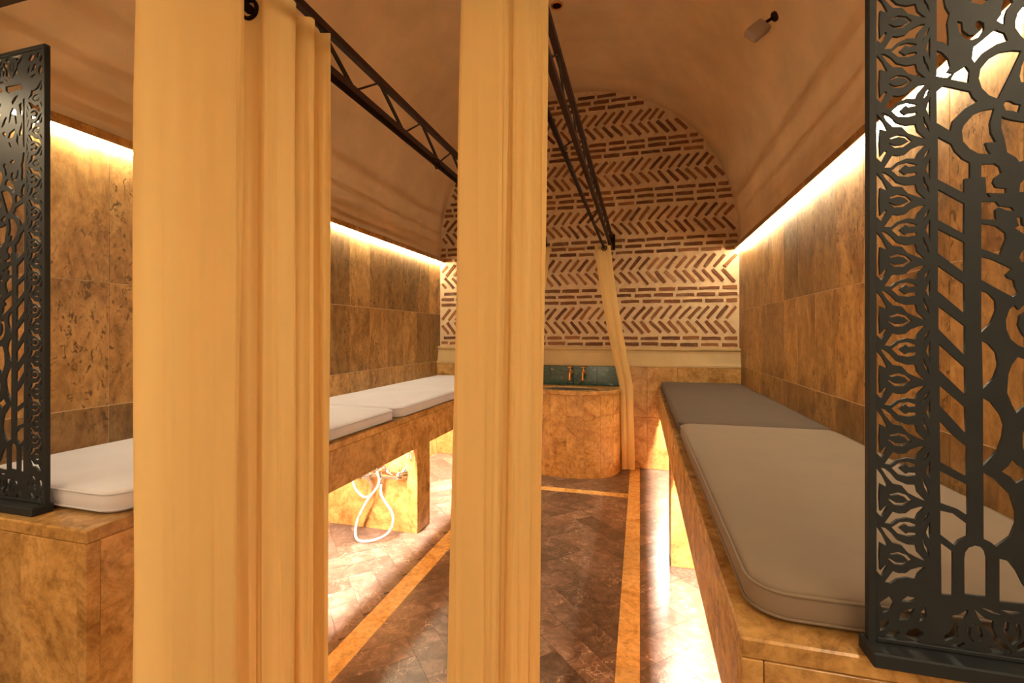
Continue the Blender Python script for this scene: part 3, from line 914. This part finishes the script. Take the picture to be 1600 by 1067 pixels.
curtain('curtain', 'slim cream curtain tied at the far right, slanting past the fountain edge', far_r, far_rb, 1.826, 0.02, RR, [3.73, 3.77], drape, per=6)
mir = lambda path: [(2*XC-0.003-x+0.006, y) for x, y in path]
curtain('curtain', 'slim cream curtain at the far left of the fountain, half hidden by the middle curtain', mir(far_r), mir(far_rb), 1.826, 0.02, RL, [3.73, 3.77], drape, per=6)

# ------------------------------------------------------------------ fountain
FX, FW, FD, FN = -0.55, 0.40, 0.41, 2.6
def fout(grow=0.0, n=40):
    pts = []
    for k in range(n+1):
        a = PI*k/n
        cx, sx = math.cos(a), math.sin(a)
        x = FX + (FW+grow)*(1 if cx > 0 else -1)*abs(cx)**(2/FN)
        y = YC - (FD+grow)*abs(sx)**(2/FN)
        pts.append((x, y))
    return pts
ft = thing('wash_fountain', (FX, YC-0.2, 0), 'bow-fronted honey stone wash basin at the foot of the brick wall', 'basin')
core = fout(-0.014)
prism('core', core, 0.0, 0.55, M['grout'], ft)
# curved facing slabs
pts = fout(0.0, 240)
L = [0]
for a, b in zip(pts, pts[1:]): L.append(L[-1]+math.dist(a, b))
inner = fout(-0.013, 240)
nseg = 10
for z0, z1 in ((0.0, 0.478), (0.4795, 0.644)):
    for k in range(nseg):
        s0, s1 = L[-1]*k/nseg+0.0008, L[-1]*(k+1)/nseg-0.0008
        def at(ps, d):
            i = max(q for q in range(len(L)-1) if L[q] <= d); f = (d-L[i])/(L[i+1]-L[i])
            return (ps[i][0]+(ps[i+1][0]-ps[i][0])*f, ps[i][1]+(ps[i+1][1]-ps[i][1])*f)
        ds = [s0+(s1-s0)*q/6 for q in range(7)]
        poly = [at(pts, d) for d in ds]+[at(inner, d) for d in reversed(ds)]
        prism('facing_slab', poly, z0, z1, M['bench_stone'], ft)
# rim with the bowl opening
bm = bmesh.new()
n = 40
ro = fout(0.014, n)
closed_o = ro + [(FX+(ro[-1][0]-FX)*(1-2*k/n), YC) for k in range(1, n)]
m_ = len(closed_o)
bx, by, bcy = 0.25, 0.135, YC-0.215
hole = []
for x, y in closed_o:
    a = math.atan2((y-bcy)/1.0, (x-FX)/1.6)
    hole.append((FX+bx*math.cos(a), bcy+by*math.sin(a)))
def ring(ps, z): return [bm.verts.new((x, y, z)) for x, y in ps]
def grow(ps, f): return [(FX+(x-FX)*f, bcy+(y-bcy)*f) for x, y in ps]
rs = [ring(grow(closed_o, 0.97), 0.645), ring(closed_o, 0.647), ring(closed_o, 0.670), ring(grow(closed_o, 0.99), 0.675), ring(grow(hole, 1.02), 0.675), ring(hole, 0.671), ring(grow(hole, 0.985), 0.655)]
for A, B in zip(rs, rs[1:]):
    for k in range(m_): bm.faces.new((A[k], A[(k+1) % m_], B[(k+1) % m_], B[k]))
from_bm('rim', bm, M['bench_stone'], ft, False)
bm = bmesh.new()
rs = [ring(grow(hole, f), z) for f, z in ((0.99, 0.662), (0.95, 0.63), (0.85, 0.59), (0.6, 0.565), (0.2, 0.56))]
for A, B in zip(rs, rs[1:]):
    for k in range(m_): bm.faces.new((A[k], A[(k+1) % m_], B[(k+1) % m_], B[k]))
bm.faces.new(rs[-1])
from_bm('bowl', bm, M['dark_hole'], ft, True)
# teal splash tiles
for k in range(4):
    w = 0.80/4
    piece('splash_tile', (w-0.002, 0.012, 0.165), (FX-0.40+w*(k+0.5), YC-0.006, 0.760), M['teal'], ft)

# ------------------------------------------------------------------ brass taps
for X, which in ((-0.572, 'left'), (-0.462, 'right')):
    t = thing('brass_tap', (X, YC-0.012, 0.79), 'small aged brass tap over the basin, the %s one' % which, 'tap', 'brass taps over the basin')
    lathe('flange', [(0, 0), (0.020, 0), (0.020, 0.006), (0.010, 0.010), (0, 0.010)], (X, YC-0.012, 0.79), M['brass'], t, (PI/2, 0, 0))
    sp = tube('spout', catmull([(X, YC-0.014, 0.79), (X, YC-0.05, 0.793), (X, YC-0.085, 0.785), (X, YC-0.098, 0.755), (X, YC-0.098, 0.728)], 5), [0.012]*10+[0.011]*6+[0.012]*5, M['brass'], t, 12)
    lathe('nozzle', [(0.0, 0), (0.014, 0), (0.015, 0.012), (0.011, 0.018), (0, 0.018)], (X, YC-0.098, 0.722), M['brass'], sp)
    st = lathe('stem', [(0.0, 0), (0.012, 0), (0.009, 0.012), (0.006, 0.03), (0, 0.03)], (X, YC-0.05, 0.800), M['brass'], t)
    bm = bmesh.new()
    for a in (0, PI/2): 
        c_, s_ = math.cos(a+0.4)*0.024, math.sin(a+0.4)*0.024
        bm_tube(bm, [(X-c_, YC-0.05-s_, 0.832), (X, YC-0.05, 0.834), (X+c_, YC-0.05+s_, 0.832)], [0.005, 0.006, 0.005], 8)
    from_bm('cross_handle', bm, M['brass'], st, True)

# ------------------------------------------------------------------ shower mixer under the left bench
ym = 2.338
t = thing('shower_mixer', (-1.36, ym, 0.33), 'chrome shower mixer with looping pale hose under the left bench', 'mixer')
mx, mz = -1.36, 0.335
tube('body', [(mx-0.10, ym-0.055, mz), (mx-0.07, ym-0.055, mz), (mx+0.07, ym-0.055, mz), (mx+0.10, ym-0.055, mz)], [0.020, 0.024, 0.024, 0.020], M['chrome'], t, 14)
for q in (-0.075, 0.075):
    lathe('wall_flange', [(0, 0), (0.033, 0), (0.032, 0.012), (0.017, 0.020), (0.015, 0.05), (0, 0.05)], (mx+q, ym-0.0, mz), M['chrome'], t, (PI/2, 0, 0))
bm = bmesh.new(); bm_tube(bm, [(mx, ym-0.05, mz+0.02), (mx, ym-0.058, mz+0.045), (mx, ym-0.10, mz+0.062), (mx, ym-0.155, mz+0.058)], [0.020, 0.019, 0.012, 0.009], 12)
from_bm('lever', bm, M['chrome'], t, True)
lathe('outlet', [(0, -0.03), (0.011, -0.03), (0.012, -0.01), (0.016, 0), (0, 0)], (mx-0.03, ym-0.06, mz-0.02), M['chrome'], t)
hp = [(mx-0.03, ym-0.06, mz-0.05), (mx-0.02, ym-0.07, 0.22), (mx+0.06, ym-0.09, 0.13), (mx+0.055, ym-0.12, 0.05), (mx-0.02, ym-0.16, 0.011), (mx-0.11, ym-0.17, 0.013), (mx-0.135, ym-0.13, 0.09),
      (mx-0.09, ym-0.10, 0.20), (mx-0.03, ym-0.085, 0.29), (mx-0.045, ym-0.09, 0.38), (mx-0.10, ym-0.085, 0.435), (mx-0.17, ym-0.07, 0.42), (mx-0.215, ym-0.06, 0.35), (mx-0.20, ym-0.06, 0.25), (mx-0.14, ym-0.06, 0.20), (mx-0.09, ym-0.06, 0.215)]
tube('hose', catmull(hp, 9), 0.0075, M['hose'], t, 8)
hs = tube('hand_shower', catmull([(mx-0.09, ym-0.06, 0.215), (mx-0.085, ym-0.062, 0.26), (mx-0.10, ym-0.07, 0.31), (mx-0.115, ym-0.095, 0.345)], 5), [0.010]*5+[0.012]*5+[0.014]*5+[0.03], M['chrome'], t, 12)
lathe('shower_face', [(0, -0.012), (0.02, -0.012), (0.040, 0.0), (0.042, 0.008), (0.038, 0.014), (0, 0.014)], (mx-0.118, ym-0.105, 0.352), M['chrome'], hs, (math.radians(118), 0, 0.3))
t = thing('wall_hook', (-1.232, ym, 0.43), 'small metal hook high on the cross wall beside the shower mixer', 'hook')
box('hook_plate', (-1.250, ym-0.006, 0.40), (-1.222, ym-0.0002, 0.455), M['chrome'], t, 0.002)
for q in (-0.008, 0.008):
    tube('hook_arm', catmull([(-1.236+q, ym-0.004, 0.445), (-1.236+q, ym-0.022, 0.437), (-1.236+q, ym-0.026, 0.42), (-1.236+q, ym-0.014, 0.412)], 4), 0.003, M['chrome'], t, 6)

# ------------------------------------------------------------------ fittings on the vault
def on_vault(dx, y):     # point on the vault and its inward normal
    z = ZV+math.sqrt(RV**2-dx**2)
    return Vector((XC+dx, y, z)), Vector((-dx, 0, -(z-ZV))).normalized()
# slim sensor on a short arm
p, nrm = on_vault(1.131, 2.35)
t = thing('motion_sensor', p, 'small grey sensor on a short arm fixed to the right side of the vault', 'sensor')
mo = lathe('mount', [(0, 0), (0.022, 0), (0.022, 0.010), (0.014, 0.016), (0, 0.016)], (0, 0, 0), M['rust'], None, n=16)
q = Vector((0, 0, 1)).rotation_difference(nrm)
mo.data.transform(Matrix.Translation(p) @ q.to_matrix().to_4x4()); set_parent(mo, t)
e = p+nrm*0.05
tube('arm', [p+nrm*0.012, e, e+Vector((-0.012, -0.008, -0.02))], 0.007, M['black_metal'], t, 8)
bm = bmesh.new(); bm_box(bm, (-0.036, -0.02, -0.10), (0.036, 0.02, 0.0), 0.012, 3)
rotm = Vector((0, 0, -1)).rotation_difference(Vector((-0.62, -0.25, -0.55)).normalized()).to_matrix().to_4x4()
bmesh.ops.transform(bm, matrix=Matrix.Translation(e+Vector((0.0, 0, -0.008))) @ rotm, verts=bm.verts)
from_bm('housing', bm, M['white_plastic'], t, True)
# recessed spot, unlit
p, nrm = on_vault(0.02, 2.93)
t = thing('ceiling_spot', p, 'small unlit round spot set into the crown of the vault', 'spotlight')
q = Vector((0, 0, 1)).rotation_difference(nrm).to_matrix().to_4x4()
for nm, prof, mt in (('ring', [(0.040, -0.002), (0.040, 0.004), (0.034, 0.007), (0.029, 0.004), (0.029, -0.002)], M['brass']), ('lens', [(0.029, 0.001), (0.015, -0.0005), (0, -0.001)], M['black_metal'])):
    o = lathe(nm, prof, (0, 0, 0), mt, None, n=20)
    o.data.transform(Matrix.Translation(p+nrm*0.004) @ q); set_parent(o, t)
